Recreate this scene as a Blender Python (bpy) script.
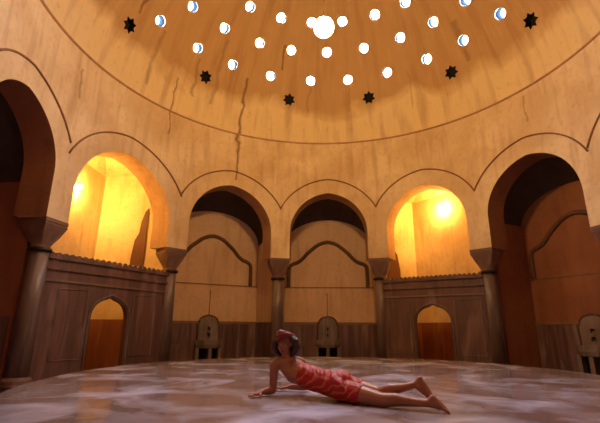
import bpy, bmesh, math, random
from mathutils import Vector, Matrix, Euler
random.seed(7)
for o in list(bpy.data.objects): bpy.data.objects.remove(o, do_unlink=True)
scn = bpy.context.scene
COL = scn.collection
R_, sin, cos, pi = math.radians, math.sin, math.cos, math.pi

# ---------------------------------------------------------------- camera
PIT, ROL, YAW, FPX = R_(15.984), R_(-.346), R_(-5.168), 410.2
def cam_axis(x2, u2, d):
    c, s = cos(ROL), sin(ROL); x1 = x2*c+u2*s; u = -x2*s+u2*c
    c, s = cos(PIT), sin(PIT); Y = d*c-u*s; Z = d*s+u*c
    c, s = cos(YAW), sin(YAW); return Vector((x1*c+Y*s, -x1*s+Y*c, Z))
cd = bpy.data.cameras.new('camera'); cam = bpy.data.objects.new('camera', cd); COL.objects.link(cam)
cd.sensor_width = 36; cd.lens = FPX/600*36; cd.clip_start = .05; cd.clip_end = 100
rt, up, fw = cam_axis(1,0,0), cam_axis(0,1,0), cam_axis(0,0,1)
M = Matrix((rt, up, -fw)).transposed().to_4x4(); M.translation = Vector((0,-6.598,.642)); cam.matrix_world = M
scn.camera = cam

# ---------------------------------------------------------------- world, view
w = bpy.data.worlds.new('world'); scn.world = w; w.use_nodes = True
w.node_tree.nodes['Background'].inputs[0].default_value = (.55,.7,1,1)
w.node_tree.nodes['Background'].inputs[1].default_value = .6
scn.view_settings.view_transform = 'Standard'; scn.view_settings.look = 'None'
scn.view_settings.exposure = .32; scn.view_settings.gamma = 1
LAMP_E, BULB_E, OCU_W = 225, 950, 270      # hanging lamp, small room bulbs, glass skylights

# ---------------------------------------------------------------- materials
def newmat(name):
    m = bpy.data.materials.new(name); m.use_nodes = True
    nt = m.node_tree; return m, nt, nt.nodes['Principled BSDF']
def N(nt, t, **k):
    n = nt.nodes.new(t)
    for a, b in k.items(): setattr(n, a, b)
    return n
def ramp(nt, fac, stops):
    r = N(nt, 'ShaderNodeValToRGB'); e = r.color_ramp.elements
    while len(e) < len(stops): e.new(.5)
    for i, (p, c) in enumerate(stops): e[i].position = p; e[i].color = (*c, 1)
    nt.links.new(fac, r.inputs[0]); return r.outputs[0]
def noise(nt, vec, scale, detail=4, dist=0):
    n = N(nt, 'ShaderNodeTexNoise'); n.inputs['Scale'].default_value = scale; n.inputs['Detail'].default_value = detail
    n.inputs['Distortion'].default_value = dist; nt.links.new(vec, n.inputs['Vector']); return n.outputs['Fac']
def mapping(nt, vec, scale=(1,1,1), loc=(0,0,0)):
    m = N(nt, 'ShaderNodeMapping'); m.inputs['Scale'].default_value = scale; m.inputs['Location'].default_value = loc
    nt.links.new(vec, m.inputs['Vector']); return m.outputs[0]
def objco(nt): return N(nt, 'ShaderNodeTexCoord').outputs['Object']
def mix(nt, a, b, f, mode='MIX'):
    m = N(nt, 'ShaderNodeMix', data_type='RGBA', blend_type=mode)
    for s, v in ((0, f), (6, a), (7, b)):
        if hasattr(v, 'is_linked'): nt.links.new(v, m.inputs[s])
        elif isinstance(v, tuple): m.inputs[s].default_value = (*v, 1)
        else: m.inputs[s].default_value = v
    return m.outputs[2]
def bump(nt, b, h, s=.3, d=.02):
    n = N(nt, 'ShaderNodeBump'); n.inputs['Strength'].default_value = s; n.inputs['Distance'].default_value = d
    nt.links.new(h, n.inputs['Height']); nt.links.new(n.outputs[0], b.inputs['Normal'])

def mat_plaster(name, c1, c2, stain, rough=.75, st=False):
    m, nt, b = newmat(name); v = objco(nt)
    f1 = noise(nt, v, .9, 6, .4); f2 = noise(nt, mapping(nt, v, (3,3,.5)), 1.5, 5); f3 = noise(nt, v, 9, 5)
    c = mix(nt, c1, c2, ramp(nt, f1, [(.35,(0,0,0)),(.65,(1,1,1))]))
    c = mix(nt, c, stain, ramp(nt, f2, [(.50,(0,0,0)),(.75,(.6,.6,.6))]))
    c = mix(nt, c, stain, ramp(nt, f3, [(.52,(0,0,0)),(.8,(.4,.4,.4))]))
    if st: c = streaks(nt, v, c)
    nt.links.new(c, b.inputs['Base Color']); b.inputs['Roughness'].default_value = rough
    bump(nt, b, f3, .25, .01); return m
STREAKS = [(-33.0,.014,4.8,7.9,.85),(-20.5,.012,8.3,8.9,.9),(-76,.016,7.9,9.0,.9),(-56,.008,5.6,7.2,.75),(-51,.012,6.9,7.9,.5),(-85,.01,5.2,5.9,.5),(48,.03,7.6,8.6,.45),(-9,.008,7.2,8.0,.4),(6,.008,7.2,8.0,.35),(27,.008,7.0,8.0,.3),(60,.008,5.4,6.1,.5),(-66,.02,6.6,8.0,.4),(-44,.02,6.9,8.6,.4)]
def streaks(nt, v, c):
    s = N(nt, 'ShaderNodeSeparateXYZ'); nt.links.new(v, s.inputs[0])
    at = N(nt, 'ShaderNodeMath', operation='ARCTAN2'); nt.links.new(s.outputs[0], at.inputs[0]); nt.links.new(s.outputs[1], at.inputs[1])
    nz = noise(nt, v, 1.3, 6, .4)
    wob = N(nt, 'ShaderNodeMath', operation='MULTIPLY_ADD'); nt.links.new(nz, wob.inputs[0]); wob.inputs[1].default_value = .10; nt.links.new(at.outputs[0], wob.inputs[2])
    for az, wd, z0, z1, st in STREAKS:
        d = N(nt, 'ShaderNodeMath', operation='SUBTRACT'); nt.links.new(wob.outputs[0], d.inputs[0]); d.inputs[1].default_value = R_(az)+.05
        a = N(nt, 'ShaderNodeMath', operation='ABSOLUTE'); nt.links.new(d.outputs[0], a.inputs[0])
        m1 = N(nt, 'ShaderNodeMapRange', interpolation_type='SMOOTHSTEP'); nt.links.new(a.outputs[0], m1.inputs[0])
        for i_, x in ((1,0),(2,wd),(3,st),(4,0)): m1.inputs[i_].default_value = x
        zm = N(nt, 'ShaderNodeMath', operation='COMPARE'); nt.links.new(s.outputs[2], zm.inputs[0]); zm.inputs[1].default_value = (z0+z1)/2; zm.inputs[2].default_value = (z1-z0)/2
        pr = N(nt, 'ShaderNodeMath', operation='MULTIPLY'); nt.links.new(m1.outputs[0], pr.inputs[0]); nt.links.new(zm.outputs[0], pr.inputs[1])
        c = mix(nt, c, (.20,.09,.04), pr.outputs[0])
    return c
M_plaster = mat_plaster('plaster', (.84,.68,.45), (.68,.49,.28), (.48,.28,.14), st=True)
M_alcove = mat_plaster('alcove_plaster', (.78,.54,.36), (.69,.46,.30), (.48,.27,.16))
M_alcove_shaded = mat_plaster('terracotta_plaster', (.37,.14,.07), (.30,.105,.05), (.20,.07,.04))  # dim reddish light of the side alcoves put into the plaster colour
M_soffit_shaded = mat_plaster('arch_soffit_red_plaster', (.34,.14,.075), (.27,.10,.055), (.18,.07,.04))  # side arch soffits, their shade put into a darker red
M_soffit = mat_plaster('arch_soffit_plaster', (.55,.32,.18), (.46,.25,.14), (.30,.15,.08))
M_vault = mat_plaster('sooty_vault_plaster', (.075,.05,.04), (.05,.036,.03), (.03,.022,.02))  # shadow under the alcove vaults put into this dark colour
M_relief = mat_plaster('relief_plaster', (.17,.075,.04), (.12,.055,.03), (.08,.04,.025))  # shadow along the reliefs put into a darker plaster colour
M_mould = mat_plaster('moulding_plaster', (.33,.17,.09), (.27,.13,.07), (.18,.08,.05))

def mat_dome():
    m, nt, b = newmat('dome_plaster'); v = objco(nt)
    s = N(nt, 'ShaderNodeSeparateXYZ'); nt.links.new(v, s.inputs[0])
    at = N(nt, 'ShaderNodeMath', operation='ARCTAN2'); nt.links.new(s.outputs[0], at.inputs[0]); nt.links.new(s.outputs[1], at.inputs[1])
    cb = N(nt, 'ShaderNodeCombineXYZ'); nt.links.new(at.outputs[0], cb.inputs[0]); nt.links.new(s.outputs[2], cb.inputs[1])
    streak = noise(nt, mapping(nt, cb.outputs[0], (16,.45,1)), 1.0, 5, .3)
    fine = noise(nt, mapping(nt, cb.outputs[0], (60,1.2,1)), 1.0, 4, .2)
    patch = noise(nt, v, .8, 5, .5); grain = noise(nt, v, 8, 5)
    # upper dome is damp-stained brown, lower band is newer pale plaster; the border is ragged
    zz = N(nt, 'ShaderNodeMath', operation='MULTIPLY_ADD'); nt.links.new(patch, zz.inputs[0]); zz.inputs[1].default_value = 1.6
    nt.links.new(s.outputs[2], zz.inputs[2])
    band = N(nt, 'ShaderNodeMapRange'); nt.links.new(zz.outputs[0], band.inputs[0])
    band.inputs[1].default_value = 7.85; band.inputs[2].default_value = 8.25
    c = mix(nt, (.82,.64,.36), (.55,.34,.15), band.outputs[0])
    c = mix(nt, c, (.36,.17,.07), ramp(nt, streak, [(.50,(0,0,0)),(.75,(.55,.55,.55))]))
    c = mix(nt, c, (.70,.48,.24), ramp(nt, fine, [(.55,(0,0,0)),(.8,(.5,.5,.5))]))
    c = mix(nt, c, (.45,.25,.11), ramp(nt, grain, [(.6,(0,0,0)),(.8,(.4,.4,.4))]))
    c = streaks(nt, v, c)
    nt.links.new(c, b.inputs['Base Color']); b.inputs['Roughness'].default_value = .7
    bump(nt, b, grain, .3, .02); return m
M_dome = mat_dome()

def mat_marble(name, c1, c2, vein, rough=.35, stripe=True, sc=1.0):
    m, nt, b = newmat(name); v = objco(nt)
    f1 = noise(nt, mapping(nt, v, (7*sc,7*sc,.7*sc) if stripe else (2*sc,2*sc,2*sc)), 1, 6, .6)
    f2 = noise(nt, mapping(nt, v, (3*sc,3*sc,.5*sc), (4,2,7)), 1, 5, 1.2)
    c = mix(nt, c1, c2, ramp(nt, f1, [(.35,(0,0,0)),(.62,(1,1,1))]))
    c = mix(nt, c, vein, ramp(nt, f2, [(.55,(0,0,0)),(.7,(.8,.8,.8))]))
    nt.links.new(c, b.inputs['Base Color']); b.inputs['Roughness'].default_value = rough
    bump(nt, b, f1, .1, .01); return m
M_marb = mat_marble('grey_marble', (.21,.14,.125), (.12,.078,.072), (.29,.22,.21))
M_wains = mat_marble('wainscot_marble', (.23,.13,.13), (.105,.058,.058), (.34,.24,.25), .3)
M_screen = mat_marble('screen_marble', (.17,.082,.072), (.10,.05,.047), (.25,.145,.14), .45)
M_redmarble = mat_marble('red_marble', (.32,.11,.065), (.24,.08,.045), (.40,.17,.10), .5)
M_cap = mat_marble('capital_marble', (.24,.135,.105), (.16,.085,.07), (.29,.19,.16), .5, False)
M_fount = mat_marble('fountain_marble', (.27,.20,.18), (.18,.13,.12), (.34,.27,.26), .35, False)

def mat_floor():
    m, nt, b = newmat('veined_floor_marble'); v = objco(nt)
    warp = noise(nt, mapping(nt, v, (1,.8,1)), .9, 3)
    cb = N(nt, 'ShaderNodeVectorMath', operation='MULTIPLY_ADD'); nt.links.new(v, cb.inputs[0]); cb.inputs[1].default_value = (1,1,1)
    sc_ = N(nt, 'ShaderNodeVectorMath', operation='SCALE'); nt.links.new(N(nt, 'ShaderNodeTexNoise').outputs['Color'], sc_.inputs[0])
    tn = sc_.inputs[0].links[0].from_node; tn.inputs['Scale'].default_value = .7; nt.links.new(v, tn.inputs['Vector'])
    sc_.inputs['Scale'].default_value = 1.6; nt.links.new(sc_.outputs[0], cb.inputs[2])
    wv = N(nt, 'ShaderNodeTexWave', wave_type='BANDS', bands_direction='DIAGONAL'); wv.inputs['Scale'].default_value = .5
    wv.inputs['Distortion'].default_value = 6; wv.inputs['Detail'].default_value = 4; wv.inputs['Detail Scale'].default_value = 1.3
    nt.links.new(cb.outputs[0], wv.inputs['Vector'])
    f2 = noise(nt, cb.outputs[0], 1.2, 5, .5)
    c = mix(nt, (.23,.155,.145), (.33,.27,.29), ramp(nt, wv.outputs['Fac'], [(.2,(0,0,0)),(.9,(1,1,1))]))
    c = mix(nt, c, (.64,.63,.86), ramp(nt, f2, [(.47,(0,0,0)),(.70,(.9,.9,.9))]))  # bluish-white veins also carry the skylight sheen in their colour
    c = mix(nt, c, (.20,.12,.09), ramp(nt, warp, [(.5,(0,0,0)),(.7,(.5,.5,.5))]))
    nt.links.new(c, b.inputs['Base Color'])
    r = ramp(nt, f2, [(.3,(.10,.10,.10)),(.7,(.22,.22,.22))]); nt.links.new(r, b.inputs['Roughness'])
    wet = noise(nt, v, 1.6, 3, .5); bump(nt, b, wet, .25, .04); return m
M_floor = mat_floor()
def flat(name, c, rough=.5, metal=0, emis=None, es=0):
    m, nt, b = newmat(name); v = objco(nt); f = noise(nt, v, 14, 4)
    d = tuple(x*.72 for x in c); cc = mix(nt, c, d, f); nt.links.new(cc, b.inputs['Base Color'])
    b.inputs['Roughness'].default_value = rough; b.inputs['Metallic'].default_value = metal
    if emis: b.inputs['Emission Color'].default_value = (*emis,1); b.inputs['Emission Strength'].default_value = es
    return m
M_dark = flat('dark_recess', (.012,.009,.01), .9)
M_bronze = flat('dark_bronze', (.05,.035,.03), .45, .6)
M_brass = flat('brass', (.5,.3,.1), .35, .9)
M_sky = flat('bright_skylight_glass', (.8,.85,.95), .2, 0, (.62,.76,1), OCU_W)
M_socket = flat('skylight_socket', (.006,.009,.013), .9)
M_socket.node_tree.nodes['Principled BSDF'].inputs['Specular IOR Level'].default_value = 0
M_lampglass = flat('lit_lamp_glass', (1,.8,.5), .3, 0, (1,.60,.19), LAMP_E)
M_bulb = flat('lit_bulb', (1,.8,.4), .3, 0, (1,.56,.10), BULB_E)
M_iron = flat('lamp_iron', (.06,.045,.035), .5, .7)

# ---------------------------------------------------------------- helpers
def link_bm(name, bm, mat, parent=None, smooth=False, fix=True):
    if fix: bmesh.ops.recalc_face_normals(bm, faces=bm.faces)
    me = bpy.data.meshes.new(name); bm.to_mesh(me); bm.free()
    if smooth:
        for p in me.polygons: p.use_smooth = True
    o = bpy.data.objects.new(name, me); COL.objects.link(o)
    for m in (mat if isinstance(mat, (list,tuple)) else [mat]): me.materials.append(m)
    if parent: o.parent = parent
    return o
def struct(o): o['kind'] = 'structure'; return o
def tag(o, label, cat, group=None):
    o['label'] = label; o['category'] = cat
    if group: o['group'] = group
    return o
def empty(name, loc=(0,0,0), rz=0):
    o = bpy.data.objects.new(name, None); COL.objects.link(o); o.location = loc; o.rotation_euler = (0,0,rz); o.empty_display_size = .1; return o
def box(bm, x0, x1, y0, y1, z0, z1, f=None):
    vs = [bm.verts.new(f(x,y,z) if f else (x,y,z)) for x in (x0,x1) for y in (y0,y1) for z in (z0,z1)]
    for q in ((0,1,3,2),(4,6,7,5),(0,4,5,1),(2,3,7,6),(0,2,6,4),(1,5,7,3)): bm.faces.new([vs[i] for i in q])
def loft(bm, rings, cap=True, closed=True):
    rs = [[bm.verts.new(p) for p in r] for r in rings]
    for a, b in zip(rs, rs[1:]):
        n = len(a)
        for i in range(n if closed else n-1): bm.faces.new((a[i], a[(i+1)%n], b[(i+1)%n], b[i]))
    if cap: bm.faces.new(rs[0][::-1]); bm.faces.new(rs[-1])
def circ(r, z, n=24, x=0, y=0, ph=0): return [(x+r*cos(2*pi*i/n+ph), y+r*sin(2*pi*i/n+ph), z) for i in range(n)]
def tube(bm, pts, r, n=8, closed=False):
    pts = [Vector(p) for p in pts]; rings = []
    for i, p in enumerate(pts):
        a = pts[i-1] if i or closed else p; b = pts[(i+1)%len(pts)] if i < len(pts)-1 or closed else p
        t = (b-a).normalized(); ref = Vector((0,0,1)) if abs(t.z) < .9 else Vector((1,0,0))
        s = t.cross(ref).normalized(); u = s.cross(t)
        rr = r[i] if isinstance(r, (list,tuple)) else r
        rings.append([p+rr*(cos(2*pi*k/n)*s+sin(2*pi*k/n)*u) for k in range(n)])
    rings = rings+[rings[0]] if closed else rings
    loft(bm, rings, not closed)

COLS = [-113.4,-84.8,-50.1,-17.9,13,42.9,73.9,103,130,156,204,246.6]
KIND = ['eyvan','halvet','eyvan','eyvan','halvet','eyvan','eyvan','eyvan','eyvan','camera','eyvan']
RI, RO, CAPZ, TOPZ = 5.28, 5.85, 2.6, 6.26
bays = []
for i, k in enumerate(KIND):
    a, b = COLS[i], COLS[i+1]; th = R_((a+b)/2); half = R_((b-a)/2)
    wd = RI*sin(half)-.27; e = .12; rp = wd+e; rise = math.sqrt(rp*rp-e*e); sp = max(2.7, 4.62-rise)
    u = Vector((sin(th), cos(th), 0)); v = Vector((cos(th), -sin(th), 0))
    bays.append(dict(kind=k, th=th, half=half, w=wd, e=e, rp=rp, sp=sp, u=u, v=v))
def BP(b, lat, dep, z): return b['u']*dep + b['v']*lat + Vector((0,0,z))
def archz(b, lat, off=0):
    r = b['rp']+off; return b['sp'] + math.sqrt(max(0, r*r-(abs(lat)+b['e'])**2))

# ---------------------------------------------------------------- structure: round wall on arches
bm = bmesh.new()
for b in bays:
    Bi, Bo, wd = RI*sin(b['half']), RO*sin(b['half']), b['w']
    n = 28
    op = [-wd*cos(pi*i/n) for i in range(n+1)]
    prof = [(-Bi,-Bo,CAPZ), (-wd,-wd,CAPZ)] + [(x,x,archz(b,x)) for x in op] + [(wd,wd,CAPZ), (Bi,Bo,CAPZ)]
    for (l0,m0,z0),(l1,m1,z1) in zip(prof, prof[1:]):
        i0 = BP(b,l0,math.sqrt(RI*RI-l0*l0),z0); i1 = BP(b,l1,math.sqrt(RI*RI-l1*l1),z1)
        o0 = BP(b,m0,math.sqrt(RO*RO-m0*m0),z0); o1 = BP(b,m1,math.sqrt(RO*RO-m1*m1),z1)
        V = lambda p: bm.verts.new(p)
        fi = bm.faces.new([V(i0),V(i1),V(o1),V(o0)])
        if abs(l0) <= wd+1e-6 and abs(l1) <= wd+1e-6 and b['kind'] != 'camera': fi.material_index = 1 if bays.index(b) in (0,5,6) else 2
        if abs(l0-l1) > 1e-6:
            for (p, q) in ((i0,i1),(o0,o1)):
                P, Q = p.copy(), q.copy(); P.z = Q.z = TOPZ
                bm.faces.new([V(p),V(q),V(Q),V(P)])
bmesh.ops.remove_doubles(bm, verts=bm.verts, dist=1e-4)
struct(link_bm('wall_rotunda', bm, [M_plaster, M_soffit_shaded, M_soffit]))

# thin label mouldings over the arches, meeting in V points over the columns
for b in bays:
    Bi = RI*sin(b['half']); off = .44; pts = []
    for i in range(41):
        l = -Bi+2*Bi*i/40; r = RI-.012
        pts.append(BP(b, l*.998, math.sqrt(r*r-l*l), archz(b, l, off)))
    if b['kind'] == 'camera' : continue
    bm = bmesh.new(); tube(bm, pts, .02, 6); struct(link_bm('trim_1', bm, M_mould, smooth=True))
# cornice at the dome foot
bm = bmesh.new()
prof = [(RI+.05,TOPZ-.02),(RI-.03,TOPZ-.015),(RI-.04,TOPZ+.005),(RI-.035,TOPZ+.02),(RI+.05,TOPZ+.025)]
rings = [[(r*cos(2*pi*i/96), r*sin(2*pi*i/96), z) for i in range(96)] for r, z in prof]
rings.append(rings[0]); loft(bm, rings, cap=False)
struct(link_bm('trim_1', bm, M_soffit, smooth=True))

# ---------------------------------------------------------------- dome with cut skylights
CZ = 5.5; RS = math.hypot(RI-.01, TOPZ-CZ)
bm = bmesh.new(); el0 = math.asin((TOPZ-CZ)/RS); ns, nr = 96, 34
def srf(rad, k=0):
    out = []
    for j in range(nr):
        el = el0+(pi/2-el0)*j/nr; out.append([(rad*cos(el)*cos(2*pi*i/ns), rad*cos(el)*sin(2*pi*i/ns), CZ+rad*sin(el)) for i in range(ns)])
    return out
inn, out = srf(RS), srf(RS+.34)
def addsurf(rr, top):
    vs = [[bm.verts.new(p) for p in r] for r in rr]
    for a, c in zip(vs, vs[1:]):
        for i in range(ns): bm.faces.new((a[i],a[(i+1)%ns],c[(i+1)%ns],c[i]))
    t = bm.verts.new((0,0,top))
    for i in range(ns): bm.faces.new((vs[-1][i],vs[-1][(i+1)%ns],t))
    return vs[0]
a0 = addsurf(inn, CZ+RS); b0 = addsurf(out, CZ+RS+.34)
for i in range(ns): bm.faces.new((a0[i],a0[(i+1)%ns],b0[(i+1)%ns],b0[i]))
dome = link_bm('ceiling', bm, [M_dome, M_socket, M_dark]); struct(dome)
for p in dome.data.polygons: p.use_smooth = True

def dome_frame(az, el, rad):
    az, el = R_(az), R_(el)
    n = Vector((cos(el)*sin(az), cos(el)*cos(az), sin(el)))
    t = Vector((cos(az), -sin(az), 0)); s = n.cross(t)
    return n*rad+Vector((0,0,CZ)), Matrix((t, s, n)).transposed(), n
ring_a = [-68.5,-53.1,-39.1,-24.1,-8.6,5.6,20.4,35.2,48.7,62.4]
ring_b = [-60.8,-46.2,-30.8,-17.2,-2.4,12.8,27.9,41.5,54.9]
ring_c = [-39.2,-24,-9.5,4.7,19.8,34.0]
ring_s = [-76.5,-47.5,-16.4,12.8,41.9,68.9]
ords = ['leftmost','second from the left','third from the left','fourth from the left','fifth from the left','sixth from the left','seventh from the left','eighth from the left','ninth from the left','tenth from the left']
def cutter(bm, pos, rot, pts, mi, d0=-.12, d1=.5):
    lo = [bm.verts.new(pos+rot@Vector((x,y,d0))) for x, y in pts]; hi = [bm.verts.new(pos+rot@Vector((x,y,d1))) for x, y in pts]
    n = len(pts); fs = [bm.faces.new(lo[::-1]), bm.faces.new(hi)]
    for i in range(n): fs.append(bm.faces.new((lo[i],lo[(i+1)%n],hi[(i+1)%n],hi[i])))
    for f in fs: f.material_index = mi
OR = .135
circ2 = [(OR*cos(2*pi*i/24), OR*sin(2*pi*i/24)) for i in range(24)]
star = [((.21 if i%2==0 else .135)*cos(2*pi*i/14+.3), (.21 if i%2==0 else .135)*sin(2*pi*i/14+.3)) for i in range(14)]
cb = bmesh.new()
first = None; first_star = None
def copy_tree(o):
    c = o.copy(); COL.objects.link(c)
    for ch in o.children:
        d = ch.copy(); COL.objects.link(d); d.parent = c
    return c
rows = [(ring_a,29.35,'in the bottom row just above the dark stars','round skylights in the bottom row'),
        (ring_b,38.3,'in the middle row of the dome','round skylights in the middle row'),
        (ring_c,47.1,'in the highest visible row of the dome','round skylights in the top row')]
for azs, el, txt, grp in rows:
    for k, az in enumerate(azs):
        pos, rot, n = dome_frame(az, el, RS)
        cutter(cb, pos, rot, circ2, 1)
        if first is None:
            first = empty('round_skylight')
            g = bmesh.new()
            prof = [(0,.23),(.05,.232),(.095,.24),(.125,.255),(.1345,.275)]
            rings = [[(max(r,.001)*cos(2*pi*i/24), max(r,.001)*sin(2*pi*i/24), z) for i in range(24)] for r, z in prof]
            loft(g, rings); link_bm('glass_dome', g, M_sky, first, True)
            g = bmesh.new()
            rr = [circ(.150,-.004), circ(.150,.012), circ(.133,.012), circ(.133,-.004)]; rr.append(rr[0]); loft(g, rr, cap=False)
            link_bm('rim', g, M_dome, first)
            o = first
        else: o = copy_tree(first)
        o.matrix_world = Matrix.Translation(pos) @ rot.to_4x4()
        side = 'leftmost' if k == 0 else ('rightmost' if k == len(azs)-1 else ords[k])
        tag(o, '%s round skylight, %s' % (side, txt), 'skylight', grp)
for k, az in enumerate(ring_s):
    pos, rot, n = dome_frame(az, 22.6, RS)
    cutter(cb, pos, rot, star, 2)
    if first_star is None:
        first_star = empty('star_opening')
        g = bmesh.new(); lo = [(x*.99,y*.99,.2) for x, y in star]; hi = [(x*.99,y*.99,.22) for x, y in star]
        loft(g, [lo, hi]); link_bm('back_panel', g, M_dark, first_star)
        g = bmesh.new(); out_ = [(x*1.09,y*1.09) for x, y in star]
        rr = [[(x,y,-.004) for x,y in out_],[(x,y,.01) for x,y in out_],[(x*.985,y*.985,.01) for x,y in star],[(x*.985,y*.985,-.004) for x,y in star]]
        rr.append(rr[0]); loft(g, rr, cap=False); link_bm('rim', g, M_dome, first_star)
        o = first_star
    else: o = copy_tree(first_star)
    o.matrix_world = Matrix.Translation(pos) @ rot.to_4x4()
    side = 'leftmost' if k == 0 else ('rightmost' if k == 5 else ords[k])
    tag(o, 'dark star shaped opening low in the dome, %s' % side, 'star opening', 'star shaped openings around the dome')
cut = link_bm('dome_cutter', cb, [M_dome, M_socket, M_dark])
md = dome.modifiers.new('cut', 'BOOLEAN'); md.operation = 'DIFFERENCE'; md.object = cut; md.solver = 'EXACT'
bpy.context.view_layer.update()
dg = bpy.context.evaluated_depsgraph_get()
nm = bpy.data.meshes.new_from_object(dome.evaluated_get(dg)); dome.modifiers.clear(); dome.data = nm
bpy.data.objects.remove(cut, do_unlink=True)
for p in nm.polygons: p.use_smooth = p.material_index == 0 and len(p.vertices) == 4
for p in nm.polygons: p.use_smooth = False if p.material_index else True
nm.set_sharp_from_angle(angle=R_(35)) if hasattr(nm, 'set_sharp_from_angle') else None

# ---------------------------------------------------------------- floors
FZ = -.45
bm = bmesh.new(); loft(bm, [circ(9.6, FZ-.2, 64), circ(9.6, FZ, 64)]); struct(link_bm('floor', bm, M_wains))
bm = bmesh.new(); ring = []
for i in range(96):
    a = 2*pi*i/96; ry = 3.95 if sin(a) > 0 else 4.85; ring.append((3.95*cos(a), ry*sin(a)))
loft(bm, [[(x*.985,y*.985,FZ+.001) for x,y in ring], [(x*.985,y*.985,-.07) for x,y in ring], [(x,y,-.06) for x,y in ring], [(x,y,-.012) for x,y in ring], [(x*.997,y*.997,0) for x,y in ring]])
plat = link_bm('belly_stone_platform', bm, M_floor)
tag(plat, 'large low round platform of polished veined marble filling the hall floor', 'platform')

# ---------------------------------------------------------------- alcoves
NICHE = [(-1.27,1.94),(-1.27,2.3),(-1.25,2.58),(-1.14,2.68),(-.98,2.74),(-.82,2.86),(-.68,3.02),(-.52,3.16),(-.34,3.30),(-.16,3.38),(0,3.41)]
def catmull(P, n=5):
    out = []
    for i in range(len(P)-1):
        p0, p1, p2, p3 = P[max(i-1,0)], P[i], P[i+1], P[min(i+2,len(P)-1)]
        for k in range(n):
            t = k/n; out.append(tuple(.5*(2*p1[j]+(p2[j]-p0[j])*t+(2*p0[j]-5*p1[j]+4*p2[j]-p3[j])*t*t+(-p0[j]+3*p1[j]-3*p2[j]+p3[j])*t**3) for j in (0,1)))
    out.append(P[-1]); return out
niche_pts = catmull(NICHE); niche_pts = niche_pts + [(-x,z) for x, z in niche_pts[-2::-1]]
def plane_quad(bm, pts): bm.faces.new([bm.verts.new(p) for p in pts])
SH = 3.36
def alcove(b, dep, a, gap=None, mat=None):
    mat = mat or M_alcove
    r0 = math.sqrt(RO*RO-a*a)-.04
    def shell(a, dep, zt, g=0):
        bm = bmesh.new(); n = 24
        arc = [(-a*cos(pi*i/n), zt+a*sin(pi*i/n)) for i in range(n+1)]
        def az(l, z, t):        # the vault curves down towards the back wall like a shallow half dome
            return zt+(z-zt)*(1-.36*t*t)-.12*t*t
        m = 6
        for (l0,z0),(l1,z1) in zip(arc, arc[1:]):
            for k in range(m):
                t0, t1 = k/m, (k+1)/m; d0, d1 = r0+(dep-r0)*t0, r0+(dep-r0)*t1
                plane_quad(bm, [BP(b,l0,d0,az(l0,z0,t0)),BP(b,l1,d0,az(l1,z1,t0)),BP(b,l1,d1,az(l1,z1,t1)),BP(b,l0,d1,az(l0,z0,t1))])
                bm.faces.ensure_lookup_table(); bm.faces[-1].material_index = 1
        bm.faces.new([bm.verts.new(BP(b,l,dep,z)) for l,z in [(-a,FZ)]+[(l,az(l,z,1)) for l,z in arc]+[(a,FZ)]])
        for s in (-1,1):
            if gap and s == gap[0]:     # an open strip over the low marble screen
                d0, d1, z0, z1 = gap[1:]
                plane_quad(bm, [BP(b,s*a,r0,FZ),BP(b,s*a,d0,FZ),BP(b,s*a,d0,zt),BP(b,s*a,r0,zt)]) if d0-r0>.01 else None
                plane_quad(bm, [BP(b,s*a,d0,FZ),BP(b,s*a,d1,FZ),BP(b,s*a,d1,z0),BP(b,s*a,d0,z0)])
                plane_quad(bm, [BP(b,s*a,d0,z1),BP(b,s*a,d1,z1),BP(b,s*a,d1,zt),BP(b,s*a,d0,zt)])
                plane_quad(bm, [BP(b,s*a,d1,FZ),BP(b,s*a,dep,FZ),BP(b,s*a,dep,zt),BP(b,s*a,d1,zt)])
            else:
                plane_quad(bm, [BP(b,s*a,r0,FZ),BP(b,s*a,dep,FZ),BP(b,s*a,dep,zt),BP(b,s*a,r0,zt)])
        return bm
    bm = shell(a, dep, SH)
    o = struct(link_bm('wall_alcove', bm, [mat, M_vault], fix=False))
    md = o.modifiers.new('s', 'SOLIDIFY'); md.thickness = .05; md.offset = 1
    # marble wainscot and the string course over it
    bm = bmesh.new(); t = .025
    f = lambda l,d,z: BP(b,l,d,z)
    box(bm, -a, a, dep-t, dep, FZ, .83, f)
    for s in (-1,1): box(bm, min(s*a,s*(a-t)), max(s*a,s*(a-t)), r0, dep-t, FZ, .83, f)
    struct(link_bm('baseboard_alcove', bm, M_wains))
    bm = bmesh.new(); box(bm, -a+t, a-t, dep-t-.02, dep-t, .83-.05, .85, f); box(bm, -a, a, dep-.018, dep, 1.905, 1.94, f)
    struct(link_bm('trim_1', bm, M_mould))
    return r0
def relief(b, dep):
    bm = bmesh.new(); tube(bm, [BP(b,l,dep-.015,z) for l, z in niche_pts], .06, 8)
    struct(link_bm('trim_1', bm, M_relief, smooth=True))
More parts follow.
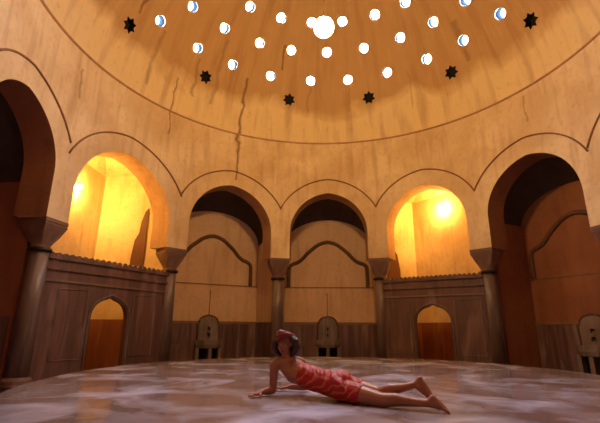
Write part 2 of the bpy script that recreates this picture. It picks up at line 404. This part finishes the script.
for i, b in enumerate(bays):
    if b['kind'] == 'eyvan':
        a = RO*sin(b['half'])-.11
        if a > 1.7: a = RO*sin(b['half'])-.2
        b['dep'] = 6.8
        alcove(b, 6.8, a, None, M_alcove_shaded if i in (0,5,6) else M_alcove)
        if i in (0,2,3,5,6): relief(b, 6.8)
    elif b['kind'] == 'camera': alcove(b, 8.3, 2.15)
    else:
        s = 1 if i == 1 else -1        # the small rooms mirror each other
        hw = RO*sin(b['half'])-.03
        poly = [(5.56,-hw*s),(6.3,-1.5*s),(7.4,1.0*s),(6.12,1.56*s),(5.56,hw*s)]   # (depth, lateral)
        bm = bmesh.new(); zc = 4.75
        for (d0,l0),(d1,l1) in zip(poly, poly[1:]):
            plane_quad(bm, [BP(b,l0,d0,FZ),BP(b,l1,d1,FZ),BP(b,l1,d1,zc),BP(b,l0,d0,zc)])
        top = [bm.verts.new(BP(b,l,d,zc)) for d,l in poly]; apex = bm.verts.new(BP(b,0,6.3,5.35))
        for k in range(5): bm.faces.new((top[k], top[(k+1)%5], apex))
        o = struct(link_bm('wall_side_room', bm, M_plaster, fix=False))
        # wainscot
        bm = bmesh.new(); cx, cl = 6.3, 0
        for (d0,l0),(d1,l1) in zip(poly, poly[1:]):
            q = lambda d,l,z,k: BP(b, l+(cl-l)*k, d+(cx-d)*k, z)
            loft(bm, [[q(d0,l0,FZ,.03),q(d1,l1,FZ,.03),q(d1,l1,FZ,.0),q(d0,l0,FZ,.0)],[q(d0,l0,.85,.03),q(d1,l1,.85,.03),q(d1,l1,.85,.0),q(d0,l0,.85,.0)]])
        struct(link_bm('baseboard_side_room', bm, M_redmarble))
        # panel on the short wall; the arch edge's shadow put into colour and shape
        (dA,lA),(dB,lB) = (6.14,1.545*s),(6.75,1.28*s)
        nrm = (Vector((-(lB-lA),(dB-dA)))); nrm.normalize()
        if nrm.x*(6.3-dA)+nrm.y*(0-lA) < 0: nrm = -nrm
        wk = 1 if i == 1 else 1.6
        prof = [(0,FZ),(0,3.8),(.12,3.7),(.24,3.4),(.28,3.1),(.42,2.9),(.5,2.4),(.5,FZ)]
        rr = []
        for kk in (.012,.03):
            rr.append([BP(b, lA+(lB-lA)*wk*t/.92+nrm.y*kk, dA+(dB-dA)*wk*t/.92+nrm.x*kk, z) for t, z in prof])
        bm = bmesh.new(); loft(bm, rr)
        d = struct(link_bm('door_%d' % (1 if i == 1 else 2), bm, flat('dark_red_door', (.16,.05,.025), .6)))
        b['poly'] = poly; b['s'] = s

# masonry behind each column, between neighbouring alcoves
for i, a in enumerate(COLS[:-1]):
    th = R_(a); u = Vector((sin(th),cos(th),0)); v = Vector((cos(th),-sin(th),0))
    bm = bmesh.new(); f = lambda l,d,z: u*d+v*l+Vector((0,0,z))
    box(bm, -.10, .10, 5.74, 6.2, FZ, 4.6, f)
    struct(link_bm('wall_pier', bm, M_alcove_shaded if i in (0,1,5,6,7) else M_alcove))

# ---------------------------------------------------------------- columns
proto = empty('marble_column')
def sq(h, z, n=6):
    out = []
    for k in range(4):
        p, q = [(h,-h),(h,h),(-h,h),(-h,-h)][k], [(h,h),(-h,h),(-h,-h),(h,-h)][k]
        for j in range(n): out.append((p[0]+(q[0]-p[0])*j/n, p[1]+(q[1]-p[1])*j/n, z))
    return out
def rnd(r, z):
    out = []
    for x, y, _ in sq(1, 0): a = math.atan2(y, x); out.append((r*cos(a), r*sin(a), z))
    return out
g = bmesh.new(); loft(g, [sq(.26,FZ), sq(.26,FZ+.14), rnd(.25,FZ+.16), rnd(.24,FZ+.22), rnd(.2,FZ+.27)]); link_bm('base', g, M_cap, proto)
g = bmesh.new(); loft(g, [rnd(.185,FZ+.26), rnd(.175,1.0), rnd(.165,2.02)]); link_bm('shaft', g, M_marb, proto, True)
g = bmesh.new(); loft(g, [rnd(.168,1.99), rnd(.205,2.0), rnd(.212,2.03), rnd(.205,2.06), rnd(.165,2.07)]); link_bm('neck_ring', g, M_bronze, proto, True)
g = bmesh.new()
def zig(h, r, t, z, ph):     # faceted lozenge courses widening from round to square
    out = []
    for j, ((x,y,_),(p,q,_)) in enumerate(zip(sq(h,0), rnd(r,0))):
        k = t+(.012 if (j+ph)%2 else -.012); out.append((p+(x-p)*k, q+(y-q)*k, z))
    return out
loft(g, [rnd(.163,2.06), rnd(.17,2.12), zig(.24,.19,.25,2.2,0), zig(.27,.225,.45,2.3,1), zig(.29,.25,.65,2.4,0), zig(.295,.28,.9,2.49,1), sq(.27,2.52), sq(.285,2.53), sq(.285,2.598)])
link_bm('capital', g, M_cap, proto)
place = ['out of frame','leftmost grey marble column with dark flared capital, left end of the marble screen','second column from the left, between the left yellow arch and the left plain alcove',
 'slim marble column directly behind the reclining person, between the two pale central alcoves','marble column between the right pale alcove and the right yellow arch',
 'marble column between the right yellow arch and the dark red alcove at right','marble column at the right edge of the photo, only its capital showing']
for i, a in enumerate(COLS[:-1]):
    th = R_(a); o = proto if i == 0 else copy_tree(proto)
    o.location = (5.54*sin(th), 5.54*cos(th), 0); o.rotation_euler = (0,0,-th)
    lab = place[i] if 1 <= i < 7 else 'grey marble column with flared capital standing in the near half of the hall behind the viewer'
    tag(o, lab, 'column', 'marble columns carrying the arches' if 1 <= i < 7 else 'near columns outside the view')

# ---------------------------------------------------------------- marble screens in the two yellow bays
def screen(i, label):
    b = bays[i]; L = 5.54*sin(b['half'])-.125; d0, d1 = 5.22, 5.34; dw = .45; zs, za = .84, 1.27
    root = empty('marble_screen', BP(b,0,5.4,FZ)); bpy.context.view_layer.update()
    inv = -Vector(root.location)
    f = lambda l,d,z: BP(b,l,d,z)+inv
    def topo(l):
        l = abs(l)/dw
        if l >= 1: return zs
        return zs + (za-zs)*((1-l**2.4)**.5*.88 + .12*max(0,1-l*3)**1.3)
    bm = bmesh.new(); n = 20
    ls = [-dw*cos(pi*k/n) for k in range(n+1)]
    for l0, l1 in zip(ls, ls[1:]):
        za0, za1 = topo(l0), topo(l1)
        vs = [bm.verts.new(f(l,d,z)) for (l,z) in ((l0,za0),(l1,za1),(l1,1.93),(l0,1.93)) for d in (d0,d1)]
        for q in ((0,2,4,6),(1,3,5,7),(0,1,3,2),(4,5,7,6)): bm.faces.new([vs[x] for x in q])
    for s in (-1,1):
        x0, x1 = sorted((s*dw, s*L))
        box(bm, x0, x1, d0, d1, FZ, 1.93, f)
    bmesh.ops.remove_doubles(bm, verts=bm.verts, dist=1e-4)
    link_bm('panel', bm, M_screen, root)
    # coping with a scalloped crest
    bm = bmesh.new(); box(bm, -L, L, d0-.05, d1+.03, 1.90, 1.96, f); link_bm('coping', bm, M_screen, root)
    bm = bmesh.new(); m = 22; st = 2*L/m
    for k in range(m):
        c = -L+st*(k+.5); prof = [(c+st*.46*cos(pi*j/8), 1.955+.075*sin(pi*j/8)) for j in range(9)]
        loft(bm, [[f(l,d0-.03,z) for l,z in prof], [f(l,d1,z) for l,z in prof]])
    link_bm('scalloped_crest', bm, M_screen, root)
    for z0, z1, p in ((1.70,1.75,.045),(1.48,1.52,.035)):
        bm = bmesh.new(); box(bm, -L, L, d0-p, d0+.01, z0, z1, f); link_bm('string_band', bm, M_cap if z0 < 1.6 else M_screen, root)
    # door surround and the framed panels beside it
    bm = bmesh.new()
    k = .05; path = [(-dw-k,FZ)]+[(-(dw+k),zs*j/3) for j in (1,2)]+[((dw+k)*-cos(pi*j/24), 0) for j in range(25)]+[((dw+k),zs*j/3) for j in (2,1)]+[(dw+k,FZ)]
    pp = []
    for l, z in path: pp.append((l, z) if abs(abs(l)-(dw+k)) < 1e-6 and z else (l, z))
    pts = [(-(dw+k),FZ),(-(dw+k),.2),(-(dw+k),.6)] + [((dw+k)*-cos(pi*j/24), topo(dw*-cos(pi*j/24))+k*sin(pi*j/24)) for j in range(25)] + [((dw+k),.6),((dw+k),.2),((dw+k),FZ)]
    tube(bm, [f(l,d0-.003,z) for l, z in pts], .022, 6); link_bm('door_surround', bm, M_marb, root, True)
    for s in (-1,1):
        bm = bmesh.new(); x0, x1 = s*.58, s*1.2
        tube(bm, [f(x0,d0,FZ+.5),f(x0,d0,1.36),f(x1,d0,1.36),f(x1,d0,FZ+.5)], .022, 4, True); link_bm('panel_moulding', bm, M_marb, root)
    tag(root, label, 'marble screen', 'marble screens closing the lower part of the yellow lit arches')
screen(1, 'dark marble screen with scalloped crest and small doorway below the left yellow arch')
screen(4, 'dark marble screen with scalloped crest and small doorway below the right yellow arch')

# ---------------------------------------------------------------- wall fountains
def fountain(b, dep, l0, label, zb=0.0, sc=1.0, pipe=True):
    root = empty('wall_fountain', BP(b,l0,dep,FZ), 0); inv = -Vector(root.location)
    f = lambda l,d,z: BP(b,l0+l*sc,d,z)+inv
    bm = bmesh.new(); prof = [(-.30,.3),(-.30,.74)]+[(-.27*cos(pi*k/12)*(1-.0*k), .78+.2*sin(pi*k/12)) for k in range(13)]+[(.30,.74),(.30,.3)]
    loft(bm, [[f(l,dep-.02,z) for l,z in prof],[f(l,dep-.075,z) for l,z in prof],[f(l*.93,dep-.09,.3+(z-.3)*.97) for l,z in prof]])
    pl = link_bm('plaque', bm, M_fount, root)
    bm = bmesh.new(); tube(bm, [f(l*1.06,dep-.04,z*1.0+(.035 if z > .76 else 0)) for l,z in prof], .026, 6); link_bm('carved_rim', bm, M_screen, pl, True)
    for lx in (0,):
        for z in (.66,.48):
            bm = bmesh.new(); tube(bm, [f(lx,dep-.09,z),f(lx,dep-.17,z),f(lx,dep-.19,z-.06)], [.032,.026,.02], 8); link_bm('tap', bm, M_bronze, root, True)
    # bowl: half octagon trough hollowed out, on three short legs
    bm = bmesh.new()
    o = [(-.38,0),(-.38,.2),(-.2,.4),(.2,.4),(.38,.2),(.38,0)]
    top, wl = .32, .06
    s_ = lambda k, z, y0=0: [f(l*k, dep-.02-y0-d*k, z) for l, d in o]
    rings = [s_(.9,.1), s_(1,.2), s_(1,top), s_(.82,top,.02), s_(.7,.18,.03)]
    loft(bm, rings); link_bm('basin', bm, M_fount, root)
    for lx in (-.33,0,.33):
        bm = bmesh.new(); dd = .34 if lx == 0 else .2
        box(bm, lx-.045, lx+.045, dep-.02-dd, dep-.03, FZ, .12, f); link_bm('leg', bm, M_fount, root)
    bm = bmesh.new(); box(bm, -.3, .3, dep-.05, dep-.028, FZ+.02, .1, f); link_bm('dark_back_panel', bm, M_dark, root)  # added near-black sheet; shade below the basin put into its colour
    if pipe:
        bm = bmesh.new(); tube(bm, [f(0,dep-.03,1.0),f(0,dep-.03,1.35),f(.0,dep-.03,1.6),f(0,dep-.03,1.74)], [.012,.012,.012,.02], 6); link_bm('water_pipe', bm, M_mould, root, True)
    tag(root, label, 'fountain', 'marble wall fountains in the alcoves'); return root
fountain(bays[2], 6.8, 0, 'carved marble wall fountain with basin in the left pale alcove')
fountain(bays[3], 6.8, -.03, 'carved marble wall fountain with basin in the right pale alcove, behind the reclining person')
fountain(bays[5], 6.8, -.02, 'carved marble wall fountain at the right edge in the dark red alcove', pipe=False)
fountain(bays[1], 6.95, .12, 'small shadowed wall fountain seen through the left screen doorway', sc=.6, pipe=False)

# ---------------------------------------------------------------- lamps
lamp = empty('hanging_lamp', (-.16,0,6.2))
g = bmesh.new(); bmesh.ops.create_uvsphere(g, u_segments=24, v_segments=16, radius=.19); link_bm('glass_globe', g, M_lampglass, lamp, True)
g = bmesh.new(); loft(g, [circ(.03,.24), circ(.07,.2), circ(.085,.13), circ(.06,.125)]); link_bm('lamp_cap', g, M_iron, lamp, True)
g = bmesh.new(); tube(g, [(0,0,.23),(.05,0,2.5),(.16,0,CZ+RS-6.2+.03)], .006, 6); link_bm('chain', g, M_iron, lamp, True)
tag(lamp, 'glowing yellow glass lamp hanging in the middle of the dome', 'lamp')
def wall_bulb(b, l, d, z, label):
    root = empty('wall_lamp', BP(b,l,d,z))
    g = bmesh.new(); bmesh.ops.create_uvsphere(g, u_segments=16, v_segments=12, radius=.06); link_bm('bulb', g, M_bulb, root, True)
    e = b['u']*.12
    g = bmesh.new(); tube(g, [Vector((0,0,.05)), Vector((0,0,.12))+e*.3, Vector((0,0,.1))+e], .02, 8); link_bm('bracket', g, M_brass, root, True)
    tag(root, label, 'lamp', 'bare bulbs in the yellow rooms')
wall_bulb(bays[1], -.14, 6.74, 4.0, 'bright bare bulb high on the wall inside the left yellow arch')
wall_bulb(bays[4], .11, 6.80, 4.28, 'bright bare bulb high on the wall inside the right yellow arch')

# ---------------------------------------------------------------- reclining person
M_skin = None
def mat_skin():
    m, nt, b = newmat('skin'); v = objco(nt); f = noise(nt, v, 9, 4)
    c = mix(nt, (.40,.135,.07), (.31,.10,.05), f); nt.links.new(c, b.inputs['Base Color'])
    b.inputs['Roughness'].default_value = .42; b.inputs['Subsurface Weight'].default_value = .08
    b.inputs['Subsurface Radius'].default_value = (.02,.008,.004); return m
M_skin = mat_skin()
def mat_cloth():
    m, nt, b = newmat('red_patterned_cloth'); v = objco(nt)
    wv = N(nt, 'ShaderNodeTexWave', wave_type='BANDS', bands_direction='DIAGONAL'); wv.inputs['Scale'].default_value = 8
    wv.inputs['Distortion'].default_value = 5; wv.inputs['Detail'].default_value = 3; nt.links.new(mapping(nt, v, (1,.6,-.9)), wv.inputs['Vector'])
    c = mix(nt, (.50,.004,.004), (.30,.003,.004), noise(nt, v, 12, 3))
    c = mix(nt, c, (.62,.16,.05), ramp(nt, wv.outputs['Fac'], [(.70,(0,0,0)),(1,(.6,.6,.6))]))
    nt.links.new(c, b.inputs['Base Color']); b.inputs['Roughness'].default_value = .6
    b.inputs['Sheen Weight'].default_value = .02; return m
M_cloth = mat_cloth()
M_hair = flat('dark_hair', (.045,.014,.010), .45)
M_scarf = flat('red_headscarf', (.22,.010,.010), .6)

def ellip(bm, c, rad, rot=None, seg=20):
    m = Matrix.Translation(c) @ (rot.to_4x4() if rot else Matrix.Identity(4)) @ Matrix.Diagonal((*rad,1))
    bmesh.ops.create_uvsphere(bm, u_segments=seg, v_segments=seg//2+2, radius=1, matrix=m)
def cone(bm, a, b, ra, rb, n=8, seg=14):
    a, b = Vector(a), Vector(b)
    t = (b-a); L = t.length; t.normalize(); ref = Vector((0,0,1)) if abs(t.z) < .9 else Vector((1,0,0))
    s = t.cross(ref).normalized(); u = s.cross(t); rings = []
    for k in range(-5, 1): ph = k/5*pi/2*.97; rings.append((a+t*ra*sin(ph), ra*cos(ph)))
    for k in range(0, 6): ph = k/5*pi/2*.97; rings.append((b+t*rb*sin(ph), rb*cos(ph)))
    loft(bm, [[p+r*(cos(2*pi*j/seg)*s+sin(2*pi*j/seg)*u) for j in range(seg)] for p, r in rings])
def chain(bm, pts): 
    for (a, ra), (b, rb) in zip(pts, pts[1:]): cone(bm, a, b, ra, rb)
def slab(bm, a, b, wa, wb, ha, hb, side, seg=18, n=6):
    """rounded elliptical trunk section from a to b; half widths w along side, half depths h"""
    a, b = Vector(a), Vector(b); t = (b-a).normalized(); rings = []
    sd = Vector(side); sd = (sd-t*sd.dot(t)).normalized(); up = t.cross(sd)
    for k in range(-4,1): ph = k/4*pi/2*.97; rings.append((a+t*ha*sin(ph), wa*cos(ph), ha*cos(ph)))
    for k in range(0,5): ph = k/4*pi/2*.97; rings.append((b+t*hb*sin(ph), wb*cos(ph), hb*cos(ph)))
    loft(bm, [[p+sd*w_*cos(2*pi*j/seg)+up*h_*sin(2*pi*j/seg) for j in range(seg)] for p, w_, h_ in rings])
def fuse(name, bm, mat, parent, vox, smooth=4):
    bmesh.ops.recalc_face_normals(bm, faces=bm.faces)
    me = bpy.data.meshes.new(name); bm.to_mesh(me); bm.free(); o = bpy.data.objects.new(name, me); COL.objects.link(o)
    r = o.modifiers.new('r','REMESH'); r.mode = 'VOXEL'; r.voxel_size = vox
    if smooth: s = o.modifiers.new('s','SMOOTH'); s.iterations = smooth; s.factor = .5
    bpy.context.view_layer.update(); dg = bpy.context.evaluated_depsgraph_get()
    nm = bpy.data.meshes.new_from_object(o.evaluated_get(dg)); o.modifiers.clear(); o.data = nm; bpy.data.meshes.remove(me); nm.name = name
    nm.materials.clear(); nm.materials.append(mat)
    for p in nm.polygons: p.use_smooth = True
    if parent: o.parent = parent
    return o
J = {k: Vector(v) for k, v in dict(
 pelvis=(.0,-2.36,.125), waist=(-.20,-2.25,.155), chest=(-.42,-2.13,.215), nb=(-.525,-2.08,.325), neck=(-.540,-2.095,.385), head=(-.555,-2.11,.482),
 Rsh=(-.655,-2.165,.290), Relb=(-.665,-2.17,.048), Rwr=(-.765,-2.265,.042), Lsh=(-.395,-1.985,.300), Lelb=(-.345,-1.87,.05), Lwr=(-.54,-1.86,.04),
 hipR=(.02,-2.445,.10), kneeR=(.37,-2.69,.055), ankR=(.725,-2.855,.062), hipL=(.05,-2.275,.12), kneeL=(.36,-2.50,.080), ankL=(.668,-2.665,.180)).items()}
side = (J['Lsh']-J['Rsh']).normalized()
bm = bmesh.new()
slab(bm, J['pelvis'], J['waist'], .165, .130, .108, .092, (-.15,1,0))
slab(bm, J['waist'], J['chest'], .130, .150, .092, .105, side)
slab(bm, J['chest'], J['nb']-Vector((0,0,.035)), .150, .125, .102, .070, side)
ellip(bm, J['pelvis']+Vector((.03,.07,.035)), (.10,.09,.085)); ellip(bm, J['pelvis']+Vector((.02,-.06,.03)), (.10,.09,.085))
cone(bm, J['nb']+side*-.02, J['Rsh'], .062, .052); cone(bm, J['nb']+side*.02, J['Lsh'], .062, .052)
cone(bm, J['nb']-Vector((0,0,.02)), J['head']-Vector((-.015,-.01,.06)), .052, .046)
# arms
chain(bm, [(J['Rsh'],.052),(J['Rsh'].lerp(J['Relb'],.45),.046),(J['Relb'],.036),(J['Relb'].lerp(J['Rwr'],.3),.039),(J['Rwr'],.025)])
chain(bm, [(J['Lsh'],.052),(J['Lsh'].lerp(J['Lelb'],.45),.046),(J['Lelb'],.036),(J['Lelb'].lerp(J['Lwr'],.3),.039),(J['Lwr'],.025)])
def hand(bm, wr, d, thumb_side):
    d = Vector(d).normalized(); s = Vector((0,0,1)).cross(d).normalized()*thumb_side; z = Vector((0,0,1))
    pc = wr+d*.045+z*-.012
    for q in (-.027,-.009,.009,.027): cone(bm, wr+d*.01+s*q*.7, wr+d*.085+s*q-z*.012, .0155, .0125)
    for q, L in ((.028,.068),(.010,.078),(-.009,.072),(-.027,.056)):
        p0 = wr+d*.085+s*q-z*.012; p1 = p0+(d+s*q*2.5)*L*.42+z*.010; p2 = p1+(d+s*q*2.5)*L*.33-z*.012; p3 = p2+d*L*.25-z*.010
        chain(bm, [(p0,.0095),(p1,.009),(p2,.008),(p3,.007)])
    t0 = wr+d*.025+s*.022-z*.008; t1 = t0+d*.03+s*.030-z*.006; t2 = t1+d*.030+s*.010-z*.006
    chain(bm, [(t0,.013),(t1,.0105),(t2,.0085)])
hand(bm, J['Rwr'], (-.55,-.80,0), 1); hand(bm, J['Lwr'], (-.95,-.05,0), -1)
# legs and feet
for S in 'RL':
    h, k, a = J['hip'+S], J['knee'+S], J['ank'+S]
    chain(bm, [(h,.094),(h.lerp(k,.4),.086),(k,.060),(k.lerp(a,.3)+Vector((0,0,.012)),.052),(k.lerp(a,.7),.036),(a,.030)])
def foot(bm, ank, heel, ball, toe, s):
    ank, heel, ball, toe, s = map(Vector, (ank, heel, ball, toe, s)); s.normalize()
    cone(bm, ank, heel, .030, .029); cone(bm, heel, ball, .028, .024); cone(bm, ank, ball, .030, .020)
    cone(bm, heel, ball+s*.024, .024, .017); cone(bm, heel, ball-s*.024, .024, .017)
    for i, q in enumerate((-.032,-.014,.002,.017,.031)):
        L = (1,.95,.88,.78,.66)[i]; p = ball+s*q; e = p+(toe-ball)*L
        cone(bm, p, e, .0125 if i == 0 else .010, .011 if i == 0 else .0078)
foot(bm, J['ankR'], (.765,-2.85,.10), (.838,-2.885,.035), (.872,-2.905,.014), (.2,.95,.1))
foot(bm, J['ankL'], (.705,-2.665,.222), (.800,-2.745,.065), (.830,-2.775,.018), (.45,.85,.15))
# head: local frame, x = face right, y = forward, z = up
F = Vector((-.30,-.93,-.10)).normalized(); Up = Vector((-.10,0,1)); Xr = F.cross(Up).normalized(); Up = Xr.cross(F)
HR = Matrix((Xr, F, Up)).transposed(); HC = J['head']
def H(x, y, z): return HC+HR@Vector((x,y,z))
ellip(bm, H(0,-.018,.030), (.073,.090,.085), HR); ellip(bm, H(0,.022,-.015), (.060,.066,.085), HR); ellip(bm, H(0,.045,-.082), (.026,.026,.024), HR)
ellip(bm, H(0,.020,-.060), (.047,.050,.040), HR)
cone(bm, H(0,.082,.020), H(0,.104,-.022), .009, .0125); ellip(bm, H(.011,.094,-.026), (.008,.009,.007), HR, 12); ellip(bm, H(-.011,.094,-.026), (.008,.009,.007), HR, 12)
for s in (-1,1):
    cone(bm, H(s*.015,.083,.030), H(s*.046,.068,.028), .0085, .0075)
    ellip(bm, H(s*.040,.058,-.018), (.020,.020,.018), HR, 12)
    ellip(bm, H(s*.073,-.005,-.005), (.010,.020,.032), HR, 12)
cone(bm, H(-.017,.078,-.051), H(.017,.078,-.051), .0065, .0065); cone(bm, H(-.014,.076,-.062), H(.014,.076,-.062), .0075, .0075)
person = fuse('person', bm, M_skin, None, .0052, 3)
tag(person, 'person in red patterned wrap and red headscarf reclining on the platform, propped on an elbow', 'person')
# eyes, lips
for s in (-1,1):
    g = bmesh.new(); ellip(g, H(s*.030,.0735,.012), (.0125,.009,.006), HR, 12); link_bm('eye', g, flat('eye_white', (.5,.42,.38), .2), person, True)
    g = bmesh.new(); ellip(g, H(s*.030,.0815,.012), (.0055,.003,.0055), HR, 10); link_bm('iris', g, flat('eye_dark', (.02,.012,.01), .2), person, True)
    g = bmesh.new(); tube(g, [H(s*.013,.089,.036), H(s*.030,.084,.041), H(s*.047,.069,.036)], .003, 6); link_bm('eyebrow', g, M_hair, person, True)
g = bmesh.new(); ellip(g, H(0,.083,-.0515), (.020,.006,.0045), HR, 12); ellip(g, H(0,.082,-.060), (.017,.006,.0055), HR, 12); link_bm('lips', g, flat('lips', (.40,.05,.045), .4), person, True)
# hair: wavy mass on both sides, fuller on the far side, ending at the neck
bm = bmesh.new(); random.seed(3)
ellip(bm, H(0,-.045,.025), (.090,.085,.095), HR)
for i in range(34):
    t = i/33; ang = R_(-205+t*230)          # round the back of the head from one temple to the other
    x, y = .086*cos(ang), -.022+.085*sin(ang)
    if y > .03: continue
    full = 1.0+.30*abs(x/.09)
    p = [(x*.95,y,.075),(x*1.12*full,y,.03),(x*1.25*full+random.uniform(-.01,.01),y-.005,-.03),(x*1.05*full+random.uniform(-.014,.014),y+random.uniform(-.01,.01),-.075),(x*.82+random.uniform(-.012,.012),y*.8,-.112)]
    chain(bm, [(H(*q), r) for q, r in zip(p, (.021,.025,.027,.024,.013))])
fuse('hair', bm, M_hair, person, .006, 1)
# headscarf: wound band over forehead with a knot
bm = bmesh.new()
for k, (z, rr, th) in enumerate(((.060,1.0,.017),(.080,.93,.019),(.100,.78,.020),(.116,.52,.022))):
    pts = [H(.088*rr*cos(a)*1.0, -.022+.100*rr*sin(a), z-.018*cos(a+k)+.014*sin(a)) for a in [2*pi*j/28 for j in range(28)]]
    for p, q in zip(pts, pts[1:]+pts[:1]): cone(bm, p, q, th, th, seg=8)
ellip(bm, H(0,-.02,.105), (.06,.07,.030), HR); ellip(bm, H(.075,-.05,.085), (.034,.030,.028), HR)
cone(bm, H(.085,-.05,.075), H(.125,-.06,.0), .020, .010)
fuse('headscarf', bm, M_scarf, person, .0055, 1)
# wrap cloth, from chest to above the knees, with raised folds
bm = bmesh.new()
slab(bm, J['pelvis'], J['waist'], .180, .146, .124, .108, (-.15,1,0))
slab(bm, J['waist'], J['waist'].lerp(J['chest'],.5), .146, .160, .108, .112, side)
ellip(bm, J['pelvis']+Vector((.03,.07,.04)), (.115,.10,.098)); ellip(bm, J['pelvis']+Vector((.02,-.06,.035)), (.115,.10,.098))
for S in 'RL':
    h, k = J['hip'+S], J['knee'+S]; chain(bm, [(h,.104),(h.lerp(k,.45),.092)])
chain(bm, [(J['hipR'].lerp(J['hipL'],.5),.10),(J['kneeR'].lerp(J['kneeL'],.5).lerp(J['hipR'],.6)-Vector((0,0,.01)),.076)])
ax = [J['waist'].lerp(J['chest'],.5), J['waist'], J['pelvis'], J['hipR'].lerp(J['kneeR'],.3)]
random.seed(11)
for i in range(15):     # diagonal folds across the near side
    t = i/14*2.7; k = min(int(t), 2); fr = t-k; c = ax[k].lerp(ax[k+1], fr); w_ = (.125,.112,.125,.088)[k]*(1-fr)+(.112,.125,.088,.07)[k]*fr
    if k == 2: c = c+Vector((0,-.03,0))
    pts = []
    for j in range(8):
        a = R_(100-j*27+random.uniform(-5,5)); d = Vector((-.42,-.9,0)).normalized()
        p = c+d*w_*1.12*cos(a)+Vector((0,0,1))*w_*.98*sin(a)+Vector((.045*(3.5-j)*-.5,0,0))
        if p.z > .012: pts.append((p, .013+random.uniform(0,.007)))
    if len(pts) > 1: chain(bm, pts)
for v in bm.verts:
    if v.co.z < .008: v.co.z = .008
wrap = fuse('wrap_cloth', bm, M_cloth, person, .0075, 2)
for me in (person.data, wrap.data):
    for v in me.vertices:
        if v.co.z < .002: v.co.z = .002
